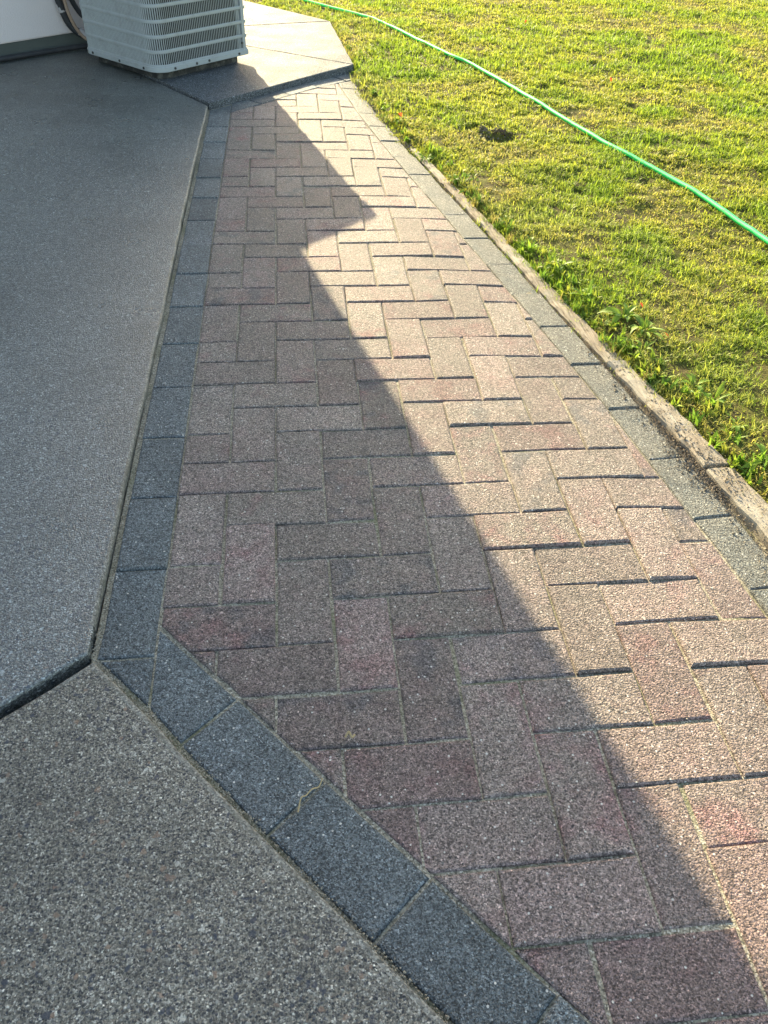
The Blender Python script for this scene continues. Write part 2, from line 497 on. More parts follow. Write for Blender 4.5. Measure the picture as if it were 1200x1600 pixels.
# ------------------------------------------------------------------ ground
g = new_obj('ground', [(-150, -150, -0.05), (150, -150, -0.05), (150, 150, -0.05), (-150, 150, -0.05)], [(0, 1, 2, 3)], MAT_TURF)
tag(g, kind='structure')

# lawn soil
PITS = [(1.035, 2.325, 0.040, 0.040), (1.075, 2.362, 0.040, 0.042), (1.125, 2.362, 0.038, 0.036), (1.125, 2.195, 0.040, 0.042), (1.165, 2.180, 0.040, 0.040), (1.195, 2.225, 0.034, 0.034), (1.33, 1.62, 0.035, 0.022), (1.62, 1.72, 0.03, 0.02), (1.95, 3.45, 0.05, 0.025), (2.6, 3.3, 0.05, 0.025), (1.55, 3.0, 0.04, 0.022), (1.481, 2.154, 0.03, 0.018), (1.800, 2.003, 0.035, 0.02),
        (0.706, 2.856, 0.03, 0.02), (0.90, 1.16, 0.028, 0.018), (1.50, 1.05, 0.04, 0.018), (2.3, 3.9, 0.05, 0.02), (1.2, 3.05, 0.035, 0.02), (1.9, 2.7, 0.04, 0.02)]
MOUNDS = [(1.085, 2.285, 0.030, 0.020), (1.165, 2.255, 0.040, 0.028)]
def lawn_z(x, y, u):
    z = -0.022+0.028*np.clip(u/0.035, 0, 1)
    z = z+0.016*(vnoise(x, y, 7.0, 1)-0.5)*np.clip(u/0.1, 0, 1)+0.009*(vnoise(x, y, 26.0, 2)-0.5)+0.02*(vnoise(x, y, 1.3, 3)-0.5)*np.clip(u/0.6, 0, 1)
    for px, py, r, d in PITS:
        z = z-d*np.exp(-((x-px)**2+(y-py)**2)/(0.55*r*r))
    for px, py, r, d in MOUNDS:
        z = z+d*np.exp(-((x-px)**2+(y-py)**2)/(0.5*r*r))
    return z
ys = np.concatenate([np.linspace(-3.0, -0.5, 30), np.linspace(-0.48, 4.0, 300), np.linspace(4.03, 9.0, 120), np.linspace(9.3, 20, 20)])
us = np.concatenate([np.linspace(0, 0.06, 6), np.linspace(0.07, 1.2, 90), np.linspace(1.23, 5.0, 90), np.linspace(5.3, 16, 20)])
edge = np.array([lawn_edge(y) for y in ys])
X = edge[:, None]+us[None, :]; Y = np.repeat(ys[:, None], len(us), 1)
Z = lawn_z(X, Y, np.repeat(us[None, :], len(ys), 0))
V = np.stack([X, Y, Z], -1).reshape(-1, 3)
nu = len(us)
idx = np.arange(len(V)).reshape(len(ys), nu)
Q = np.stack([idx[:-1, :-1], idx[:-1, 1:], idx[1:, 1:], idx[1:, :-1]], -1).reshape(-1, 4)
me = bpy.data.meshes.new('lawn_soil'); me.from_pydata(V.tolist(), [], Q.tolist()); me.update()
me.materials.append(MAT_MOSS); me.polygons.foreach_set('use_smooth', [True]*len(me.polygons))
tag(obj_from_mesh('lawn_soil', me), kind='structure')

# ------------------------------------------------------------------ concrete slabs
def slab(name, P, z, mat, radius=0.007, strip=0.012, thick=0.10, edge=None, edge_test=None):
    if poly_area(P) < 0: P = P[::-1]
    # subdivide long edges so that the tooled edge can waver a little
    Q_ = []
    for i in range(len(P)):
        a, b = Vector(P[i]), Vector(P[(i+1) % len(P)])
        L = (b-a).length; n = max(1, min(60, int(L/0.06)))
        nrm = Vector((-(b-a).y, (b-a).x)).normalized()
        for k in range(n):
            w = 0 if k == 0 else random.gauss(0, 0.0012)
            q = a+(b-a)*(k/n)+nrm*w
            Q_.append((q.x, q.y))
    base = Q_
    rings = [(0.0, z-thick), (0.0, z-radius)]
    for a in (0.35, 0.7, 1.0):
        t = a*math.pi/2
        rings.append((radius*(1-math.cos(t)), z-radius+radius*math.sin(t)))
    rings.append((radius+strip, z+0.0003))
    n = len(base); Vv = []; Ff = []; fm = []
    for d, zz in rings:
        for i in range(n):
            a, b, cc = Vector(base[i-1]), Vector(base[i]), Vector(base[(i+1) % n])
            e1 = (b-a).normalized(); e2 = (cc-b).normalized()
            n1 = Vector((-e1.y, e1.x)); n2 = Vector((-e2.y, e2.x))
            m = (n1+n2); m = m/max(0.3, m.dot(n1))
            q = b+m*d
            Vv.append((q.x, q.y, zz))
    for r in range(len(rings)-1):
        for i in range(n):
            j = (i+1) % n
            Ff.append((r*n+i, r*n+j, (r+1)*n+j, (r+1)*n+i))
            fm.append(1 if (edge_test is None or edge_test(Vv[r*n+i])) else 0)
    Ff.append(tuple((len(rings)-1)*n+i for i in range(n))); fm.append(0)
    o = new_obj(name, Vv, Ff, mats=[mat, edge or MAT_EDGE], fmat=fm)
    return tag(o, kind='structure')

cr = Vector((-0.78, -0.626)); cn = Vector((-0.626, 0.78))
A0 = Vector((-0.1075, -0.404))+cn*0.003
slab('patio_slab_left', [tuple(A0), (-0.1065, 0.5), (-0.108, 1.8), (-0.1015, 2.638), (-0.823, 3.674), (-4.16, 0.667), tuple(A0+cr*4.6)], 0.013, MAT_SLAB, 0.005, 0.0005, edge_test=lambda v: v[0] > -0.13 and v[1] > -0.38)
B0 = Vector((-0.0985, -0.4150))
dd = Vector((0.663, -0.749))
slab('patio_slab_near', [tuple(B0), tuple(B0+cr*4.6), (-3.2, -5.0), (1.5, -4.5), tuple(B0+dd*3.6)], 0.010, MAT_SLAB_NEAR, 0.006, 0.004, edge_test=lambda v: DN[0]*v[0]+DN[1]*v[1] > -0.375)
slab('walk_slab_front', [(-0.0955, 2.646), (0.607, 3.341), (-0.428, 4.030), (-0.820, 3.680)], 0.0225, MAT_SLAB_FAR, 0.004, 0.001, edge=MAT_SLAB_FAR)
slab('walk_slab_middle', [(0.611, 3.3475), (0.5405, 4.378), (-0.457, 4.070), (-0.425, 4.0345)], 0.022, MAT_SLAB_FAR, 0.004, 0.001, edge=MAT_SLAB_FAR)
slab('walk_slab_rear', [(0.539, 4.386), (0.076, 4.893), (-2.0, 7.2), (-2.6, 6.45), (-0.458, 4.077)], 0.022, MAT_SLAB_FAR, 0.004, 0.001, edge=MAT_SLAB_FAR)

# ------------------------------------------------------------------ paver path
bed_x = np.linspace(-0.106, 1.36, 74); bed_y = np.linspace(-3.0, 3.5, 240)
BV = []
for y in bed_y:
    for x in bed_x:
        o_ = cline(y)+0.047
        z = height(min(x, o_), y)-0.0044
        if x > o_: z -= min(0.016, (x-o_)*0.9)
        BV.append((x, y, z+0.002*(float(vnoise(x, y, 60.0, 5))-0.5)))
nx_ = len(bed_x)
BF = [(j*nx_+i, j*nx_+i+1, (j+1)*nx_+i+1, (j+1)*nx_+i) for j in range(len(bed_y)-1) for i in range(nx_-1)
      if TN.dot(Vector((BV[j*nx_+i][0], BV[j*nx_+i][1]))) > TOFF-0.05 and DN[0]*BV[j*nx_+i][0]+DN[1]*BV[j*nx_+i][1] > -0.46]
path = new_obj('paver_path', BV, BF, MAT_SAND, smooth=True)
tag(path, kind='structure')

def paver_mesh(name, P, mat, depth=0.05, bev=0.0038, rough=0.0006):
    """chamfered paver from a convex outline (local coords, top at z=0)"""
    if poly_area(P) < 0: P = P[::-1]
    P0 = [(x+random.gauss(0, rough), y+random.gauss(0, rough)) for x, y in P]
    P = []
    acute = False
    for i in range(len(P0)):
        e1 = Vector(P0[i-1])-Vector(P0[i]); e2 = Vector(P0[(i+1) % len(P0)])-Vector(P0[i])
        if e1.length < 0.012 or e1.normalized().dot(e2.normalized()) > 0.55: acute = True
    if acute: P = list(P0)
    for i in range(0 if acute else len(P0)):
        a, b = P0[i], P0[(i+1) % len(P0)]
        L = math.hypot(b[0]-a[0], b[1]-a[1]); m_ = 3 if L > 0.13 else (2 if L > 0.06 else 1)
        ex, ey = (b[0]-a[0])/L, (b[1]-a[1])/L
        P.append(a)
        for k_ in range(1, m_):
            w_ = abs(random.gauss(0, 0.0007))
            P.append((a[0]+(b[0]-a[0])*k_/m_-ey*w_, a[1]+(b[1]-a[1])*k_/m_+ex*w_))
    rings = [(0.0, -depth), (0.0, -bev), (bev*0.30, -bev*0.36), (bev*1.1, 0.0)]
    n = len(P); Vv = []; Ff = []
    for d, z in rings:
        for q in ((inset(P, d) if acute else inset_soft(P, d)) if d else P): Vv.append((q[0], q[1], z))
    for r in range(3):
        for i in range(n):
            j = (i+1) % n
            Ff.append((r*n+i, r*n+j, (r+1)*n+j, (r+1)*n+i))
    Ff.append(tuple(3*n+i for i in range(n)))
    me = bpy.data.meshes.new(name); me.from_pydata(Vv, [], Ff); me.update(); me.materials.append(mat)
    return me

def lay(name, me, cx, cy, rz=0.0, jit=1.0, extra_tilt=(0, 0)):
    gx = (height(cx+0.04, cy)-height(cx-0.04, cy))/0.08
    gy = (height(cx, cy+0.04)-height(cx, cy-0.04))/0.08
    o = obj_from_mesh(name, me, path)
    k = 1.0+0.8*max(0.0, min(1.0, (cx-0.45)/0.6))
    o.location = (cx+random.gauss(0, 0.0007)*k, cy+random.gauss(0, 0.0007)*k, height(cx, cy)+max(-0.0016, min(0.0024, random.gauss(0, 0.0010)*jit*k)))
    # tilts in world axes, then the paver's own heading
    rx = gy+max(-0.02, min(0.02, random.gauss(0, 0.008)*jit*k))+extra_tilt[0]; ry = -gx+max(-0.02, min(0.02, random.gauss(0, 0.008)*jit*k))+extra_tilt[1]
    o.rotation_euler = (Matrix.Rotation(ry, 3, 'Y') @ Matrix.Rotation(rx, 3, 'X') @ Matrix.Rotation(rz+random.gauss(0, 0.004)*k, 3, 'Z')).to_euler()
    return o

G = 0.0016          # half joint
U_ = 0.1
hv = [paver_mesh('brick', [(-U_+G, -U_/2+G), (U_-G, -U_/2+G), (U_-G, U_/2-G), (-U_+G, U_/2-G)], MAT_BRICK) for _ in range(6)]
vv = [paver_mesh('brick', [(-U_/2+G, -U_+G), (U_/2-G, -U_+G), (U_/2-G, U_-G), (-U_/2+G, U_-G)], MAT_BRICK) for _ in range(6)]
n_brick = 0
for j in range(-17, 35):
    for i in range(-1, 16):
        k = (i+j) % 4
        if k == 0: rect = (i, j, 2, 1)
        elif k == 2: rect = (i, j, 1, 2)
        else: continue
        x0, y0, x1, y1 = rect[0]*U_, rect[1]*U_, (rect[0]+rect[2])*U_, (rect[1]+rect[3])*U_
        cx, cy = (x0+x1)/2, (y0+y1)/2
        P = [(x0+G, y0+G), (x1-G, y0+G), (x1-G, y1-G), (x0+G, y1-G)]
        full = list(P)
        P = clip(P, (1, 0), 0.0015)
        if len(P) > 2: P = clip(P, DN, -0.2235)
        if len(P) > 2: P = clip(P, (TN.x, TN.y), TOFF+0.101)
        if len(P) > 2:
            # the right-hand border line, locally straight
            ya, yb = cy-0.15, cy+0.15
            xa, xb = cline(ya)-0.0495, cline(yb)-0.0495
            nn = Vector((-(yb-ya), xb-xa)).normalized()
            P = clip(P, (nn.x, nn.y), nn.dot(Vector((xa, ya))))
        if len(P) < 3 or abs(poly_area(P)) < 0.0005: continue
        whole = len(P) == 4 and abs(abs(poly_area(P))-abs(poly_area(full))) < 1e-6
        if whole:
            lay('brick', random.choice(hv if k == 0 else vv), cx, cy)
        else:
            mx = sum(q[0] for q in P)/len(P); my = sum(q[1] for q in P)/len(P)
            ins = inset(P if poly_area(P) > 0 else P[::-1], 0.004)
            if poly_area(ins) < 0.0002: continue
            lay('brick', paver_mesh('brick', [(q[0]-mx, q[1]-my) for q in P], MAT_BRICK, rough=0.0003), mx, my)
        n_brick += 1
print('bricks', n_brick)

# charcoal border: left course
gm = [paver_mesh('border_paver', [(-0.0465, -0.0985), (0.0465, -0.0985), (0.0465, 0.0985), (-0.0465, 0.0985)], MAT_GREY) for _ in range(5)]
for k in range(-2, 16):
    yc = 0.1+0.2*k-0.005
    P = [(-0.0945, yc-0.0985), (-0.0015, yc-0.0985), (-0.0015, yc+0.0985), (-0.0945, yc+0.0985)]
    Pc = clip(P, (TN.x, TN.y), TOFF+0.012)
    if len(Pc) < 3 or abs(poly_area(Pc)) < 0.001: continue
    if abs(abs(poly_area(Pc))-abs(poly_area(P))) < 1e-6:
        lay('border_paver', random.choice(gm), -0.048, yc)
    else:
        mx = sum(q[0] for q in Pc)/len(Pc); my = sum(q[1] for q in Pc)/len(Pc)
        lay('border_paver', paver_mesh('border_paver', [(q[0]-mx, q[1]-my) for q in Pc], MAT_GREY), mx, my)
def lay_poly(P, mat=MAT_GREY):
    mx = sum(q[0] for q in P)/len(P); my = sum(q[1] for q in P)/len(P)
    return lay('border_paver', paver_mesh('border_paver', [(q[0]-mx, q[1]-my) for q in P], mat), mx, my)
# corner pieces at the bend
DT = Vector((0.663, -0.749)); Dn = Vector(DN)
def dpt(t, off):               # a point on the diagonal course: t along, off = normal offset
    return Dn*off + DT*t
o_in, o_out = -0.2285, -0.339
t1 = DT.dot(Vector((0.062, -0.567)))        # first cross joint
lay_poly([(-0.0905, -0.407), (-0.003, -0.407), (-0.003, -0.4985)])
q1, q2 = dpt(t1-0.002, o_out), dpt(t1-0.002, o_in)
lay_poly([(0.0005, -0.346), (0.0005, -0.504), tuple(q1), tuple(q2)])
for k in range(14):
    a, b = t1+0.2035*k+0.002, t1+0.2035*(k+1)-0.002
    lay_poly([tuple(dpt(a, o_out)), tuple(dpt(b, o_out)), tuple(dpt(b, o_in)), tuple(dpt(a, o_in))])
# right course, following the curve
pts = []
y = -2.9
ycur = 0.464
ylist = [ycur]
while ylist[-1] > -2.9:
    y0 = ylist[-1]; dx = cline(y0-0.2)-cline(y0); ylist.append(y0-0.2*0.2/math.hypot(0.2, dx))
ylist = ylist[::-1]
while ylist[-1] < 3.1:
    y0 = ylist[-1]; dx = cline(y0+0.2)-cline(y0); ylist.append(y0+0.2*0.2/math.hypot(0.2, dx))
for ya, yb in zip(ylist[:-1], ylist[1:]):
    a, b = Vector((cline(ya), ya)), Vector((cline(yb), yb))
    t = (b-a).normalized(); nrm = Vector((t.y, -t.x)); m = (a+b)/2
    L = (b-a).length/2-0.002
    P = [m-t*L-nrm*0.046, m-t*L+nrm*0.046, m+t*L+nrm*0.046, m+t*L-nrm*0.046]
    Pc = clip([tuple(q) for q in P], (TN.x, TN.y), TOFF+0.104)
    if len(Pc) < 3 or abs(poly_area(Pc)) < 0.001: continue
    mx = sum(q[0] for q in Pc)/len(Pc); my = sum(q[1] for q in Pc)/len(Pc)
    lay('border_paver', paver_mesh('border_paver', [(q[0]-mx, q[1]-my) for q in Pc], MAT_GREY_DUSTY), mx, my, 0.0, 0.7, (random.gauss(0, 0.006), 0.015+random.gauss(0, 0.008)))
# far course along the walkway slab
for k in range(-1, 5):
    a, b = 0.03+0.2*k+0.002, 0.03+0.2*(k+1)-0.002
    P = [T0+TD*a+TN*0.008, T0+TD*b+TN*0.008, T0+TD*b+TN*0.099, T0+TD*a+TN*0.099]
    P = clip([tuple(q) for q in P], (1, 0), -0.0)
    if len(P) > 2:
        P = clip(P, (-1, -0.16), -(0.608+0.16*3.2))
    if len(P) < 3 or abs(poly_area(P)) < 0.0012: continue
    lay_poly(P)

# ------------------------------------------------------------------ house (its corner stands behind the condenser and throws the long shadow)
WD = Vector((0.743, 0.669)); WI = Vector((-0.669, 0.743))
HC = Vector((-0.428, 4.032))
house = empty('stucco_house', (HC.x, HC.y, 0.0))
tag(house, 'pinkish white stucco house wall with dark foundation band at the patio edge', 'house')
def hbox(name, a0, a1, d0, d1, z0, z1, mat):
    """box in wall coordinates: a = along the wall away from the corner, d = depth into the house"""
    pts_ = []
    for z in (z0, z1):
        for a, d in ((a0, d0), (a1, d0), (a1, d1), (a0, d1)):
            q = -WD*a+WI*d
            pts_.append((q.x, q.y, z))
    f = [(0, 1, 2, 3), (7, 6, 5, 4), (0, 4, 5, 1), (1, 5, 6, 2), (2, 6, 7, 3), (3, 7, 4, 0)]
    o = new_obj(name, pts_, f, mat, house)
    bm = bmesh.new(); bm.from_mesh(o.data); bmesh.ops.recalc_face_normals(bm, faces=bm.faces)
    bmesh.ops.bevel(bm, geom=bm.edges[:], offset=0.006, segments=2, affect='EDGES'); bm.to_mesh(o.data); bm.free()
    return o
hbox('wall', 0.0, 7.0, 0.0, 6.0, 0.088, 2.7, MAT_STUCCO)
hbox('foundation', 0.012, 6.99, 0.012, 5.99, -0.05, 0.092, MAT_FOUND)
hbox('fascia', -0.40, 7.4, -0.40, 6.4, 2.68, 2.86, MAT_TRIM)
rv = []
for a, d, z in ((-0.45, -0.45, 2.864), (7.45, -0.45, 2.864), (7.45, 6.45, 2.864), (-0.45, 6.45, 2.864), (3.2, 3.0, 4.3), (3.9, 3.0, 4.3)):
    q = -WD*a+WI*d; rv.append((q.x, q.y, z))
new_obj('roof', rv, [(0, 1, 5, 4), (1, 2, 5), (2, 3, 4, 5), (3, 0, 4), (3, 2, 1, 0)], MAT_ROOF, house)

# ------------------------------------------------------------------ condenser unit
AC0 = Vector((-0.345, 2.955)); AS = 0.584; AZ0, AZ1 = 0.060, 0.715
unit = empty('condenser_unit', (AC0.x, AC0.y, 0.0225), math.radians(45.0))
tag(unit, 'pale louvered air conditioner condenser standing on the walkway slab by the house', 'air conditioner')
Zs = 0.0225
RAD = [0.075, 0.010, 0.06, 0.060]       # near, right, back, left corners
def perimeter(off, step=0.01):
    """rounded square outline (local x: near->right, y: near->left) offset inwards, CCW, as (x, y, tx, ty, s)"""
    cs = [(off, off), (AS-off, off), (AS-off, AS-off), (off, AS-off)]
    dirs = [(1, 0), (0, 1), (-1, 0), (0, -1)]
    out = []
    for k in range(4):
        r = max(0.002, RAD[k]-off)
        din = dirs[k-1]; dout = dirs[k]
        cx = cs[k][0]-din[0]*r+dout[0]*r; cy = cs[k][1]-din[1]*r+dout[1]*r
        a0 = math.atan2(-dout[1], -dout[0])
        n = max(4, int(RAD[k]*1.57/step))
        for i in range(n+1):
            a = a0+(math.pi/2)*i/n
            out.append((cx+r*math.cos(a), cy+r*math.sin(a)))
    return out
def loop_band(name, z0, z1, off0, off1, mat, parent=unit, lip=0.0025):
    o_ = perimeter(off0); i_ = perimeter(off1)
    n = len(o_)
    li = perimeter(off0+lip)
    Vv = [(x, y, z0-Zs) for x, y in li]+[(x, y, z0+lip-Zs) for x, y in o_]+[(x, y, z1-lip-Zs) for x, y in o_]+[(x, y, z1-Zs) for x, y in li]+[(x, y, z1-Zs) for x, y in i_]+[(x, y, z0-Zs) for x, y in i_]
    Ff = []
    for r in range(6):
        for i in range(n):
            j = (i+1) % n
            Ff.append((r*n+i, r*n+j, ((r+1) % 6)*n+j, ((r+1) % 6)*n+i))
    return new_obj(name, Vv, Ff, mat, parent)
# core
cper = perimeter(0.024)
n = len(cper)
new_obj('coil', [(x, y, 0.07-Zs) for x, y in cper]+[(x, y, 0.66-Zs) for x, y in cper],
        [(i, (i+1) % n, (i+1) % n+n, i+n) for i in range(n)]+[tuple(range(n, 2*n)), tuple(reversed(range(n)))], MAT_COIL, unit)
pan = loop_band('base_pan', AZ0, AZ0+0.024, -0.004, 0.05, MAT_CABINET)
fl = perimeter(0.003)
new_obj('pan_floor', [(x, y, AZ0+0.004-Zs) for x, y in fl]+[(x, y, AZ0+0.010-Zs) for x, y in fl],
        [(i, (i+1) % n, (i+1) % n+n, i+n) for i in range(n)]+[tuple(range(n, 2*n)), tuple(reversed(range(n)))] if len(fl) == n else [tuple(range(len(fl)))], MAT_CABINET, unit)
PITCH = 0.0615
zb = AZ0+0.024
bands = []
k = 0
loop_band('grille_band', zb-0.002, zb+0.008, 0.0, 0.006, MAT_CABINET)
while zb+PITCH*(k+1) < AZ1-0.05:
    z = zb+PITCH*(k+1)
    loop_band('grille_band', z-0.008, z+0.007, 0.0, 0.006, MAT_CABINET)
    k += 1
# vertical louver fins: short boxes set at a slant, one joined part for each side
per = perimeter(0.001, 0.002)
pl = []
for i in range(len(per)):
    a, b = Vector(per[i]), Vector(per[(i+1) % len(per)])
    pl.append((a, b, (b-a).length))
tot = sum(q[2] for q in pl)
def at_s(s_):
    s_ = s_ % tot
    for a, b, l in pl:
        if s_ <= l: return a+(b-a)*(s_/l if l else 0), (b-a).normalized()
        s_ -= l
    return pl[-1][1], (pl[-1][1]-pl[-1][0]).normalized()
NF = int(tot/0.0108)
sides = {0: ([], []), 1: ([], []), 2: ([], []), 3: ([], [])}
ztop = AZ1-0.045
for q in range(NF):
    p_, t_ = at_s(q*tot/NF)
    n_ = Vector((-t_.y, t_.x))
    # solid posts on the right, back and left corners
    if p_.x > AS-0.050 and p_.y < 0.05: continue
    if p_.x > AS-0.05 and p_.y > AS-0.05: continue
    side = 0 if p_.y < 0.03 and p_.x > 0.03 else (3 if p_.x < 0.075 else (1 if p_.x > AS-0.03 else 2))
    Vv, Ff = sides[side]
    d_ = (t_*0.62+n_*0.785)
    w_ = Vector((-d_.y, d_.x))
    b0 = len(Vv)
    e = [p_+n_*0.0012, p_+n_*0.0012+t_*0.0038, p_+d_*0.0052+t_*0.0026, p_+d_*0.0052]
    for z in (zb+0.002, ztop):
        for c_ in e: Vv.append((c_.x, c_.y, z-Zs))
    Ff += [(b0, b0+1, b0+5, b0+4), (b0+1, b0+2, b0+6, b0+5), (b0+2, b0+3, b0+7, b0+6), (b0+3, b0, b0+4, b0+7)]
for sd, (Vv, Ff) in sides.items():
    o = new_obj('louver_fins', Vv, Ff, MAT_CABINET, unit); o['kind'] = 'stuff'
# corner posts
def post(x0, x1, y0, y1, name='corner_post'):
    bm = bmesh.new()
    r = bmesh.ops.create_cube(bm, size=1.0)
    bmesh.ops.scale(bm, vec=(x1-x0, y1-y0, ztop-zb+0.004), verts=bm.verts)
    bmesh.ops.translate(bm, vec=((x0+x1)/2, (y0+y1)/2, (ztop+zb)/2-Zs), verts=bm.verts)
    bmesh.ops.bevel(bm, geom=[e for e in bm.edges if abs(e.verts[0].co.z-e.verts[1].co.z) > 0.1], offset=0.018, segments=5, affect='EDGES')
    me = bpy.data.meshes.new(name); bm.to_mesh(me); bm.free(); me.materials.append(MAT_CABINET)
    return obj_from_mesh(name, me, unit)
post(AS-0.052, AS+0.0012, -0.0012, 0.052)
post(AS-0.052, AS+0.0012, AS-0.052, AS+0.0012)
# top cover with fan guard
loop_band('top_cover', ztop-0.002, AZ1, -0.005, 0.06, MAT_CABINET)
def ring(name, r, z, th, mat):
    P_ = [(AS/2+r*math.cos(a), AS/2+r*math.sin(a), z-Zs) for a in [2*math.pi*i/40 for i in range(41)]]
    Vv, Ff = tube(P_, th, 6, cap=False)
    return new_obj(name, Vv, Ff, mat, unit, True)
lid = perimeter(0.055)
no = len(lid); Vv = [(x, y, AZ1-0.004-Zs) for x, y in lid]; cc_ = []
for x, y in lid:
    v = Vector((x-AS/2, y-AS/2)).normalized()*0.20; cc_.append((AS/2+v.x, AS/2+v.y, AZ1-0.012-Zs))
Vv += cc_
new_obj('fan_shroud', Vv, [(i, (i+1) % no, (i+1) % no+no, i+no) for i in range(no)], MAT_CABINET, unit)
for r_ in (0.05, 0.09, 0.13, 0.17, 0.2): ring('guard_ring', r_, AZ1-0.008, 0.0025, MAT_SCREW)
for a in range(4):
    an = a*math.pi/2+0.4
    Vv, Ff = tube([(AS/2+0.04*math.cos(an), AS/2+0.04*math.sin(an), AZ1-0.010-Zs), (AS/2+0.205*math.cos(an), AS/2+0.205*math.sin(an), AZ1-0.010-Zs)], 0.003, 6)
    new_obj('guard_spoke', Vv, Ff, MAT_SCREW, unit)
# screws on the base pan
def screw(x, y, nx, ny, z):
    P_ = [(x-nx*0.003, y-ny*0.003, z-Zs), (x+nx*0.0035, y+ny*0.0035, z-Zs)]
    Vv, Ff = tube(P_, 0.0058, 8)
    new_obj('screw', Vv, Ff, MAT_SCREW, unit)
for x in (0.10, 0.235, 0.315, 0.515): screw(x, -0.004, 0, -1, AZ0+0.012)
for y in (0.10, 0.285, 0.50): screw(-0.004, y, -1, 0, AZ0+0.012)
screw(AS-0.040, -0.0012, 0, -1, 0.115)
pf = perimeter(0.042); n = len(pf)
new_obj('base_pad', [(x, y, 0.0005) for x, y in pf]+[(x, y, AZ0+0.003-Zs) for x, y in pf],
        [(i, (i+1) % n, (i+1) % n+n, i+n) for i in range(n)]+[tuple(range(n, 2*n)), tuple(reversed(range(n)))], MAT_FOOT, unit)
AC_M = Matrix.Translation(Vector((AC0.x, AC0.y, Zs))) @ Matrix.Rotation(math.radians(45), 4, 'Z')

# refrigerant lines between wall and unit
def wpt(a, out, z):            # a along wall from the corner, out from the wall face
    q = HC-WD*a-WI*out
    return Vector((q.x, q.y, z))
lines = empty('refrigerant_line', tuple(wpt(0.58, 0.05, 0.02)))
tag(lines, 'black insulated refrigerant pipes with tape looping from house wall to condenser', 'pipe')
def line_part(name, P_, r, mat, seg=10):
    Vv, Ff = tube(spline(P_, 8), r, seg)
    off = lines.location
    return new_obj(name, [Vector(v)-off for v in Vv], Ff, mat, lines, True)
inl = AC_M @ Vector((0.06, AS-0.02, 0.10))
line_part('suction_pipe', [wpt(0.66, 0.045, 0.62), wpt(0.655, 0.045, 0.40), wpt(0.645, 0.05, 0.24), wpt(0.61, 0.06, 0.13), wpt(0.55, 0.11, 0.085), wpt(0.47, 0.19, 0.10), inl], 0.019, MAT_BLACKFOAM)
line_part('electric_whip', [wpt(0.60, 0.035, 0.66), wpt(0.60, 0.035, 0.42), wpt(0.585, 0.045, 0.28), wpt(0.54, 0.07, 0.17), wpt(0.47, 0.14, 0.14), inl+Vector((0, 0, 0.05))], 0.013, MAT_BLACKFOAM)
line_part('liquid_pipe', [wpt(0.63, 0.07, 0.36), wpt(0.625, 0.08, 0.20), wpt(0.59, 0.10, 0.10), wpt(0.54, 0.14, 0.065), wpt(0.46, 0.20, 0.075), inl+Vector((0, 0, -0.03))], 0.0085, MAT_COPPER)
for a_, z_, r_ in ((0.652, 0.305, 0.0205), (0.643, 0.215, 0.0205), (0.655, 0.40, 0.0205)):
    line_part('tape_wrap', [wpt(a_, 0.0465, z_+0.018), wpt(a_-0.002, 0.048, z_), wpt(a_-0.006, 0.051, z_-0.018)], r_, MAT_TAPE)
line_part('tape_wrap', [wpt(0.585, 0.080, 0.108), wpt(0.565, 0.098, 0.094), wpt(0.545, 0.114, 0.086)], 0.0205, MAT_TAPE)
# black drain hose lying along the foot of the wall
hp = spline([wpt(2.6, 0.022, 0.032), wpt(1.9, 0.025, 0.031), wpt(1.2, 0.022, 0.031), wpt(0.85, 0.03, 0.031), wpt(0.62, 0.05, 0.033), wpt(0.48, 0.12, 0.04), inl+Vector((0.02, 0, -0.055))], 10)
Vv, Ff = tube(hp, 0.0125, 8)
tag(new_obj('drain_hose', Vv, Ff, MAT_BLACKFOAM, None, True), 'thin black drain hose lying along the foot of the house wall', 'hose')

# ------------------------------------------------------------------ timber edging
def edging(y0, y1, label, zt, dip=0.0):
    ymid = (y0+y1)/2
    o0 = Vector((wood_in(ymid), ymid, 0.0))
    n = max(6, int(abs(y1-y0)/0.03)); Vv = []; Ff = []
    for k in range(n+1):
        y_ = y0+(y1-y0)*k/n
        xi = wood_in(y_)+random.gauss(0, 0.0012); xo = wood_in(y_)+wood_w(y_)+random.gauss(0, 0.0015)
        z_ = zt+random.gauss(0, 0.0008)+dip*math.sin(k/n*math.pi)
        rr = 0.004+random.random()*0.003
        prof = [(xi, -0.06), (xi, z_-rr), (xi+rr, z_), ((xi+xo)/2, z_+random.gauss(0, 0.0007)), (xo-rr, z_-0.001), (xo, z_-rr-0.001), (xo, -0.06)]
        for x_, zz in prof: Vv.append((x_-o0.x, y_-o0.y, zz))
    for k in range(n):
        for r in range(6):
            Ff.append((k*7+r, k*7+r+1, (k+1)*7+r+1, (k+1)*7+r))
    Ff.append(tuple(range(7))[::-1]); Ff.append(tuple(n*7+r for r in range(7)))
    o = new_obj('edging_board', Vv, [f[::-1] for f in Ff], MAT_WOOD)
    o.location = o0
    bm = bmesh.new(); bm.from_mesh(o.data); bmesh.ops.recalc_face_normals(bm, faces=bm.faces); bm.to_mesh(o.data); bm.free()
    tag(o, label, 'edging board', 'timber edging boards between pavers and lawn')
edging(0.475, 2.14, 'long pale weathered edging board along the far half of the lawn edge', -0.009)
edging(0.035, 0.468, 'short brown edging board, the middle one between pavers and lawn', -0.005)
edging(-1.6, 0.022, 'brown edging board nearest the camera, running out of the right side', -0.006)

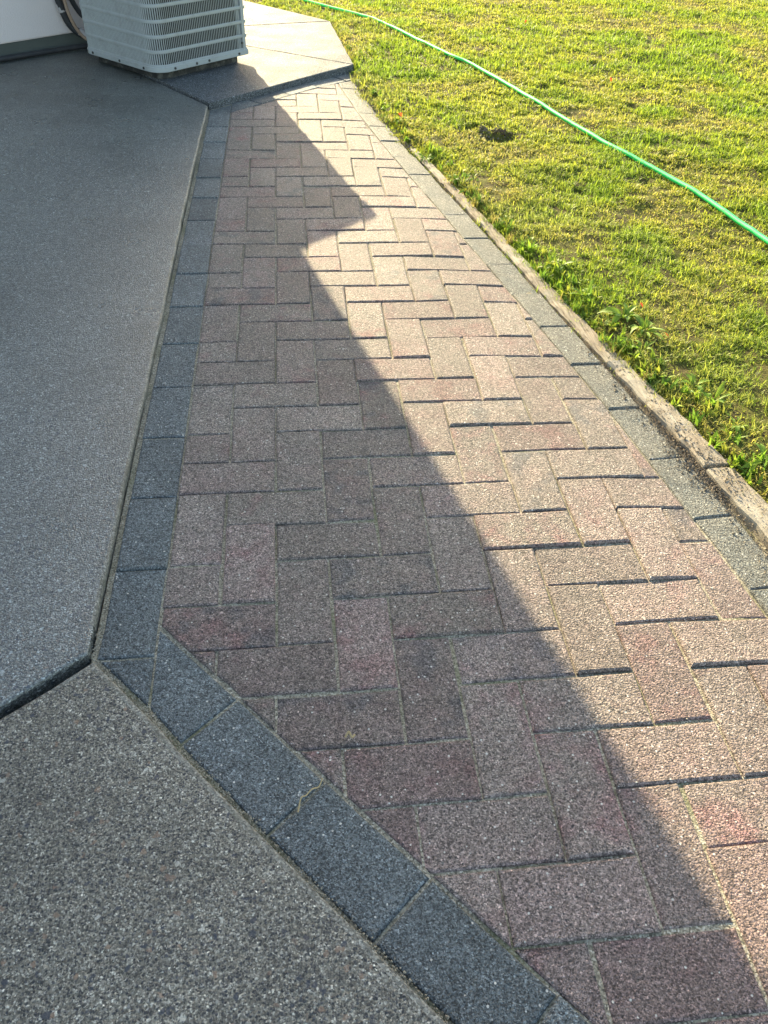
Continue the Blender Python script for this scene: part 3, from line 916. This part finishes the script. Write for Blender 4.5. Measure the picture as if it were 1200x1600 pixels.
# ------------------------------------------------------------------ grass
def cam_dist(x, y): return np.sqrt((x-CAM.x)**2+(y-CAM.y)**2+CAM.z**2)
def scatter(n, y0, y1, umax):
    y = RNG.uniform(y0, y1, n)
    u = RNG.uniform(-0.012, umax, n)
    u = np.where(RNG.random(n) < 0.04, RNG.normal(-0.008, 0.018, n), u)
    yy = np.linspace(-3, 20, 2000); ee = np.array([lawn_edge(v) for v in yy])
    x = np.interp(y, yy, ee)+u
    return x, y, u
def make_blades(name, x, y, u, length, width, lean, cols, label, flat=False):
    n = len(x)
    z = lawn_z(x, y, np.maximum(u, 0.0))-0.002
    ang = RNG.uniform(0, 2*np.pi, n)
    dx, dy = np.cos(ang), np.sin(ang)
    fa = ang+np.pi/2+RNG.normal(0, 0.5, n)
    wx, wy = np.cos(fa)*width*0.5, np.sin(fa)*width*0.5
    l0 = length
    lean1 = lean*0.55; lean2 = np.clip(lean*1.35, 0, 1.65)
    m_h, m_v = np.sin(lean1)*l0*0.55, np.cos(lean1)*l0*0.55
    t_h, t_v = m_h+np.sin(lean2)*l0*0.5, m_v+np.cos(lean2)*l0*0.5
    t_v = np.maximum(t_v, 0.003)
    Vb = np.zeros((n, 5, 3))
    Vb[:, 0] = np.stack([x-wx, y-wy, z], -1); Vb[:, 1] = np.stack([x+wx, y+wy, z], -1)
    mx, my, mz = x+dx*m_h, y+dy*m_h, z+m_v
    Vb[:, 2] = np.stack([mx-wx*0.8, my-wy*0.8, mz], -1); Vb[:, 3] = np.stack([mx+wx*0.8, my+wy*0.8, mz], -1)
    Vb[:, 4] = np.stack([x+dx*t_h, y+dy*t_h, z+t_v], -1)
    me = bpy.data.meshes.new(name)
    me.vertices.add(n*5); me.vertices.foreach_set('co', Vb.reshape(-1).astype(np.float32))
    b = np.arange(n)[:, None]*5
    loops = (b+np.array([[0, 1, 3, 2, 2, 3, 4]])).reshape(-1)
    me.loops.add(n*7); me.loops.foreach_set('vertex_index', loops.astype(np.int32))
    me.polygons.add(n*2)
    st = (np.arange(n)[:, None]*7+np.array([[0, 4]])).reshape(-1)
    me.polygons.foreach_set('loop_start', st.astype(np.int32))

    me.update(calc_edges=True)
    at = me.color_attributes.new('tint', 'FLOAT_COLOR', 'POINT')
    cc = np.ones((n, 5, 4), np.float32); cc[:, :, :3] = cols[:, None, :]
    at.data.foreach_set('color', cc.reshape(-1))
    me.materials.append(MAT_BLADE)
    o = obj_from_mesh(name, me)
    return tag(o, label, 'grass', kind='stuff')

def lerp(a, b, t): return a+(b-a)*t[:, None]
def grass_layer(name, n, y0, y1, umax, label, kind, keep_far=True):
    x, y, u = scatter(n, y0, y1, umax)
    m = vnoise(x, y, 5.0, 10); m2 = vnoise(x, y, 19.0, 11); m3 = vnoise(x, y, 1.4, 12)
    m4 = vnoise(x, y, 44.0, 14)
    dens = np.clip(0.36+1.7*(m2-0.22), 0.10, 1)*np.clip(2.6*(m4-0.10), 0.10, 1)*np.clip(0.5+1.3*(m-0.12), 0.2, 1)
    for px, py, r, d in PITS:
        dens = dens*(1-np.exp(-((x-px)**2+(y-py)**2)/(0.8*r*r)))
    for bx, by, br in ((1.42, 0.37, 0.07), (0.98, 1.72, 0.09), (1.25, 1.15, 0.07)):
        dens = dens*(1-0.8*np.exp(-((x-bx)**2+(y-by)**2)/(br*br)))
    # thin out what the distance hides anyway
    d = cam_dist(x, y)
    dens = dens*np.clip(3.4/d, 0.35, 1.0)**0.7
    # soil shows along the far part of the edge
    k = RNG.random(n) < dens
    x, y, u, m, m2, m3, d = x[k], y[k], u[k], m[k], m2[k], m3[k], d[k]
    n = len(x)
    g0 = np.array([0.425, 0.455, 0.045]); g1 = np.array([0.225, 0.350, 0.028]); g2 = np.array([0.560, 0.480, 0.170]); g3 = np.array([0.075, 0.140, 0.022])
    t = np.clip((m-0.35)*2.2+RNG.normal(0, 0.28, n)+0.55*(m3-0.5), 0, 1)
    far_green = np.clip((x-0.55*y-0.9)/2.0, 0, 1)*0.45
    col = lerp(np.tile(g0, (n, 1)), g1, np.clip(t*0.8+far_green, 0, 1))
    straw = np.clip((0.50-m)*2.4+RNG.normal(0, 0.35, n)-0.32, 0, 1)
    straw = np.clip(straw+0.55*np.exp(-np.maximum(u, 0)/0.28)*(vnoise(x, y, 3.1, 21) > 0.45), 0, 1)
    col = lerp(col, g2*np.array([0.85, 0.78, 0.8]), straw*0.75)
    dk = (RNG.random(n) < 0.17).astype(float)
    col = lerp(col, g3, dk*0.8)
    col = col*RNG.uniform(0.75, 1.2, n)[:, None]
    if kind == 'low':
        L = RNG.uniform(0.008, 0.018, n)*(0.7+0.7*m2); W = RNG.uniform(0.0020, 0.0038, n); lean = RNG.uniform(0.5, 1.45, n)
    else:
        L = RNG.uniform(0.016, 0.034, n)*(0.6+0.8*m); W = RNG.uniform(0.0016, 0.0028, n); lean = RNG.uniform(0.15, 1.25, n)
    W = W*np.clip(d/2.6, 1.0, 2.0)
    return make_blades(name, x, y, u, L, W, lean, col, label)
grass_layer('lawn_moss', 860000, -0.6, 3.3, 2.6, 'short mossy yellow green turf covering the lawn', 'low')
grass_layer('lawn_grass', 110000, -0.6, 3.3, 2.6, 'sunlit yellow green grass blades standing in the lawn', 'tall')
grass_layer('lawn_moss', 480000, 3.3, 6.2, 4.2, 'short mossy turf of the far lawn behind the hose', 'low')
grass_layer('lawn_grass', 150000, 3.3, 6.2, 4.2, 'grass blades standing in the far lawn', 'tall')
grass_layer('lawn_grass', 60000, 6.2, 12.0, 9.0, 'thin grass of the lawn beyond', 'tall')

# tufts along the edge
def edge_tufts():
    xs, ys_, us_, cs = [], [], [], []
    for q in range(150):
        y0 = random.uniform(-0.5, 4.3)
        if 0.7 < vnoise(y0, 0.0, 4.0, 30) : continue
        u0 = abs(random.gauss(0.0, 0.02))-0.006
        x0 = lawn_edge(y0)+u0
        n = random.randint(10, 34)
        gcol = random.choice([(0.15, 0.25, 0.03), (0.27, 0.29, 0.045), (0.38, 0.32, 0.09), (0.11, 0.20, 0.028)])
        for _ in range(n):
            a, r = random.uniform(0, 6.28), abs(random.gauss(0, 0.011))
            xs.append(x0+r*math.cos(a)); ys_.append(y0+r*math.sin(a)); us_.append(max(0.01, u0+0.01))
            f_ = random.uniform(0.75, 1.25); cs.append([g_*f_ for g_ in gcol])
    n = len(xs)
    make_blades('edge_grass', np.array(xs), np.array(ys_), np.array(us_), RNG.uniform(0.018, 0.046, n), RNG.uniform(0.0018, 0.0034, n), RNG.uniform(0.2, 1.3, n), np.array(cs), 'longer grass tufts hanging over the edge of the lawn')
edge_tufts()
def edge_weeds():
    xs, ys_, us_, cs = [], [], [], []
    for q in range(170):
        y0 = random.choice([random.uniform(-0.4, 1.2), random.uniform(-0.4, 3.3)])
        u0 = abs(random.gauss(0.012, 0.03)); x0 = lawn_edge(y0)+u0
        gcol = random.choice([(0.20, 0.33, 0.03), (0.30, 0.40, 0.04), (0.15, 0.26, 0.03), (0.36, 0.38, 0.05)])
        for _ in range(random.randint(4, 12)):
            a, r_ = random.uniform(0, 6.28), abs(random.gauss(0, 0.008))
            xs.append(x0+r_*math.cos(a)); ys_.append(y0+r_*math.sin(a)); us_.append(max(0.012, u0))
            f_ = random.uniform(0.75, 1.25); cs.append([g_*f_ for g_ in gcol])
    n = len(xs)
    make_blades('edge_ground_cover', np.array(xs), np.array(ys_), np.array(us_), RNG.uniform(0.014, 0.038, n), RNG.uniform(0.005, 0.011, n), RNG.uniform(0.3, 1.3, n), np.array(cs), 'fringe of tiny broad leaved weeds along the lawn edge')
edge_weeds()

# ------------------------------------------------------------------ leafy weeds on the lawn edge
def leaf_mesh(L, W, curl, name='leaf', mat=MAT_WEED, lobes=0.12):
    n = 7; Vv = []; Ff = []
    for k in range(n+1):
        t = k/n
        w = W*0.5*(math.sin(math.pi*min(1, t*0.93+0.07))**0.75)*(0.35+0.9*t if t < 0.6 else 0.89+0.2*(0.6-t))
        w *= 1+lobes*math.cos(t*18)
        if k == n: w = 0.0008
        a = curl*t
        x = L*t*math.cos(a*0.6); z = L*t*(0.55-0.75*t*curl)
        Vv += [(x, -w, z+0.18*w), (x, 0, z-0.22*w), (x, w, z+0.18*w)]
    for k in range(n):
        b = k*3
        Ff += [(b, b+1, b+4, b+3), (b+1, b+2, b+5, b+4)]
    me = bpy.data.meshes.new(name); me.from_pydata(Vv, [], Ff); me.update(); me.materials.append(mat)
    me.polygons.foreach_set('use_smooth', [True]*len(me.polygons))
    return me
LEAVES = [leaf_mesh(0.052, 0.014, 0.9), leaf_mesh(0.042, 0.013, 1.2), leaf_mesh(0.062, 0.012, 0.6), leaf_mesh(0.034, 0.015, 0.8), leaf_mesh(0.055, 0.017, 1.3, lobes=0.3)]
WEEDS = [  # x, y, size, leaves, label
    (1.175, 0.665, 1.15, 12, 'largest leafy weed clump spilling over the pale edging board'),
    (1.205, 0.585, 0.95, 10, 'leafy weed just nearer than the largest clump at the lawn edge'),
    (1.075, 0.985, 0.85, 9, 'bright broad leaved weed at the dark notch in the lawn edge'),
    (1.105, 0.800, 0.75, 8, 'small weed between the bright broad one and the largest clump'),
    (1.170, 0.495, 0.6, 7, 'low weed beside the end of the long pale board'),
    (1.245, 0.330, 0.85, 9, 'weed growing beside the middle edging board'),
    (1.262, 0.255, 0.75, 8, 'weed at the near end of the middle edging board'),
    (1.278, 0.150, 0.6, 7, 'small weed by the dirt covered board joint'),
    (1.285, 0.020, 0.85, 9, 'weed at the right side of the picture beside the nearest board'),
    (0.805, 2.005, 0.8, 8, 'green weed at the far tip of the long edging board'),
    (0.870, 1.755, 0.7, 7, 'weed beside the far third of the long edging board'),
    (0.905, 1.650, 0.6, 7, 'small pale weed next in line down the long board'),
    (0.985, 1.340, 0.6, 6, 'sparse weed beside the middle of the long board'),
    (1.030, 1.160, 0.6, 6, 'sparse weed just beyond the dark notch in the lawn edge'),
    (0.632, 3.290, 0.6, 8, 'round bright weed at the corner of the walkway slab'),
    (0.640, 3.120, 0.5, 8, 'second round weed from the walkway corner, by the dark soil'),
    (0.745, 2.430, 0.6, 7, 'weed under the red leaf at the far lawn edge'),
    (0.715, 2.640, 0.5, 6, 'small weed in the soil of the far lawn edge'),
]
for (x, y, sz, nl, lab) in WEEDS:
    z = float(lawn_z(np.array([x]), np.array([y]), np.array([max(0.02, x-lawn_edge(y))]))[0])
    w = empty('weed', (x, y, z))
    tag(w, lab, 'weed', 'leafy weeds along the lawn edge')
    nl = int(nl*1.7)
    for k in range(nl):
        o = obj_from_mesh('leaf', random.choice(LEAVES), w)
        a = 2*math.pi*k/nl*1.0+random.uniform(-0.4, 0.4)
        o.location = (0.006*math.cos(a), 0.006*math.sin(a), random.uniform(-0.002, 0.004))
        o.rotation_euler = (random.gauss(0, 0.25), random.uniform(-0.85, 0.05), a)
        f_ = 1.2*sz*random.uniform(0.6, 1.15); o.scale = (f_, f_, f_)

# fallen red leaves
RL = leaf_mesh(0.030, 0.022, 0.5, 'fallen_leaf', MAT_REDLEAF, 0.25)
for (x, y, sc, lab) in [(1.919, 3.06, 1.1, 'small red leaf lying on the lawn beyond the green hose'), (1.787, 4.40, 1.0, 'tiny red leaf on the far lawn near the top of the picture'),
                        (0.757, 2.455, 1.25, 'orange red leaf caught in the weed at the far lawn edge'), (1.236, 0.690, 0.8, 'red leaf behind the largest weed clump'),
                        (1.246, 0.520, 0.9, 'rusty leaf in the grass just nearer than the largest weeds')]:
    o = obj_from_mesh('fallen_leaf', RL)
    z = float(lawn_z(np.array([x]), np.array([y]), np.array([x-lawn_edge(y)]))[0])
    o.location = (x, y, z+0.017); o.rotation_euler = (random.gauss(0, 0.3), -0.6, random.uniform(0, 6)); o.scale = (sc*0.75, sc*0.75, sc*0.75)
    tag(o, lab, 'leaf', 'red fallen leaves on the lawn')

# ------------------------------------------------------------------ garden hose
hpts = [(0.20, 5.32), (0.333, 5.10), (0.735, 4.60), (0.875, 4.34), (1.155, 3.60), (1.256, 3.37), (1.436, 2.69), (1.527, 2.35), (1.606, 2.06), (1.728, 1.665), (1.787, 1.39), (1.832, 1.13), (1.89, 0.75), (1.93, 0.2), (1.94, -0.6)]
P_ = []
for q in spline([(x, y, 0) for x, y in hpts], 14):
    wob = 0.003*math.sin(q.y*5.0)+0.001*math.sin(q.y*17.0+1)
    u = max(0.05, q.x-lawn_edge(q.y))
    z = float(lawn_z(np.array([q.x]), np.array([q.y]), np.array([u]))[0])
    P_.append(Vector((q.x+wob, q.y, 0.019+0.25*z)))
Vv, Ff = tube(P_, 0.0086, 12)
tag(new_obj('garden_hose', Vv, Ff, MAT_HOSE, None, True), 'bright green garden hose stretched diagonally across the lawn', 'hose')

# ------------------------------------------------------------------ loose soil, grit and litter
ICO = []
def crumb_cloud(name, items, mat, label, cat):
    """items: (x, y, z, r). Irregular 8-sided lumps joined into one object"""
    base = [(1, 0, 0), (-1, 0, 0), (0, 1, 0), (0, -1, 0), (0, 0, 1), (0, 0, -1)]
    fc = [(0, 2, 4), (2, 1, 4), (1, 3, 4), (3, 0, 4), (2, 0, 5), (1, 2, 5), (3, 1, 5), (0, 3, 5)]
    Vv, Ff = [], []
    for x, y, z, r in items:
        b = len(Vv); a = random.uniform(0, 6.28); ca, sa = math.cos(a), math.sin(a)
        for vx, vy, vz in base:
            q = r*random.uniform(0.65, 1.25)
            Vv.append((x+(vx*ca-vy*sa)*q, y+(vx*sa+vy*ca)*q, z+vz*q*0.75))
        Ff += [(i+b, j+b, k+b) for i, j, k in fc]
    o = new_obj(name, Vv, Ff, mat)
    return tag(o, label, cat, kind='stuff')
items = []
for _ in range(3600):
    y_ = random.choice([random.gauss(0.12, 0.16), random.gauss(0.02, 0.06), random.uniform(-0.8, 0.55)])
    gap0, gap1 = cline(y_)+0.047, wood_in(y_)
    x_ = random.uniform(gap0-0.006, gap1+0.002)
    q_ = random.random()
    if q_ < 0.25: x_ = gap0-abs(random.gauss(0, 0.022))
    elif q_ < 0.40: x_ = gap1+abs(random.gauss(0, 0.03))
    zb_ = -0.003 if x_ > gap1+0.003 else height(min(x_, gap0), y_)-(0.004 if x_ > gap0 else -0.0008)
    items.append((x_, y_, zb_+random.uniform(-0.002, 0.003), abs(random.gauss(0.0009, 0.0011))+0.0006))
for _ in range(900):
    y_ = random.uniform(0.4, 2.2)
    gap0 = cline(y_)+0.047
    x_ = gap0+random.uniform(-0.004, 0.012)
    items.append((x_, y_, height(gap0, y_)-0.003+random.uniform(0, 0.003), random.uniform(0.0008, 0.0026)))
for _ in range(900):
    y_ = random.uniform(2.1, 3.3)
    x_ = cline(y_)+0.047+random.uniform(-0.01, 0.03)
    items.append((x_, y_, height(cline(y_), y_)-0.004+random.uniform(0, 0.008), random.uniform(0.0015, 0.005)))
for _ in range(420):
    a_, r_ = random.uniform(0, 6.28), abs(random.gauss(0, 0.06))
    x_, y_ = 1.11+1.2*r_*math.cos(a_), 2.28+1.3*r_*math.sin(a_)
    items.append((x_, y_, float(lawn_z(np.array([x_]), np.array([y_]), np.array([0.3]))[0])+0.004, random.uniform(0.0015, 0.006)))
crumb_cloud('loose_soil', items, MAT_CRUMB, 'dry crumbled soil beside the edging boards and around the dug pit', 'soil')
items = []
for _ in range(2600):           # along the slab edges
    if random.random() < 0.5:
        y_ = random.uniform(-0.4, 2.6); x_ = -0.101+random.gauss(0, 0.0035)
    else:
        t = random.uniform(t1-0.25, t1+1.6); q = dpt(t, o_out-0.005+random.gauss(0, 0.0035)); x_, y_ = q.x, q.y
    items.append((x_, y_, -0.004+random.uniform(0, 0.005), random.uniform(0.0007, 0.0021)))
crumb_cloud('joint_grit', items, MAT_GRIT, 'sandy grit in the joint between slabs and charcoal border', 'grit')
items = [(1.09, 2.27, 0.022, 0.016), (1.16, 2.25, 0.03, 0.02), (1.172, 2.225, 0.024, 0.014), (1.03, 2.335, 0.008, 0.012), (1.11, 2.33, 0.004, 0.012)]
for (x, y, z, r), lab in zip(items[:2], ('small dark clod of earth left of the dug pit in the lawn', 'larger dark clod of earth beside the dug pit in the lawn')):
    bm = bmesh.new(); bmesh.ops.create_icosphere(bm, subdivisions=3, radius=r)
    for v in bm.verts:
        f_ = 0.45+1.1*float(vnoise(v.co.x*70+x*9, v.co.y*70+v.co.z*95, 1.7, 4)); v.co *= f_; v.co.z *= 0.8
    me = bpy.data.meshes.new('soil_clod'); bm.to_mesh(me); bm.free(); me.materials.append(MAT_SOIL)
    o = obj_from_mesh('soil_clod', me); o.location = (x, y, z-0.010)
    tag(o, lab, 'clod', 'clods of earth on the lawn')
# a dry twig on the charcoal border
tw = spline([(0.231, -0.700, 0.0035), (0.236, -0.680, 0.006), (0.243, -0.676, 0.004), (0.252, -0.668, 0.006), (0.262, -0.664, 0.0035), (0.268, -0.651, 0.004)], 5)
Vv, Ff = tube(tw, 0.0011, 6)
tag(new_obj('twig', Vv, Ff, MAT_TWIG), 'thin dry twig lying on the charcoal border paver', 'twig')
tw = spline([(0.306, -0.586, 0.003), (0.312, -0.580, 0.008), (0.316, -0.588, 0.006), (0.321, -0.583, 0.003)], 4)
Vv, Ff = tube(tw, 0.0018, 6)
tag(new_obj('seed_husk', Vv, Ff, MAT_TWIG), 'tiny tan seed husk on a rose brick near the front', 'seed')

# sand grains and straw crumbs lying on the pavers
items = []
for _ in range(900):
    y_ = random.uniform(-1.1, 2.6); x_ = random.uniform(0.02, cline(y_)-0.03)
    if random.random() < 0.6:           # most lie along the joints
        if random.random() < 0.5: x_ = round(x_/0.1)*0.1+random.gauss(0, 0.004)
        else: y_ = round(y_/0.1)*0.1+random.gauss(0, 0.004)
    if DN[0]*x_+DN[1]*y_ < -0.2: continue
    items.append((x_, y_, height(x_, y_)+0.0008, random.uniform(0.0006, 0.0017)))
crumb_cloud('paver_litter', items, MAT_GRIT, 'scattered sand grains and crumbs on the brick path', 'grit')
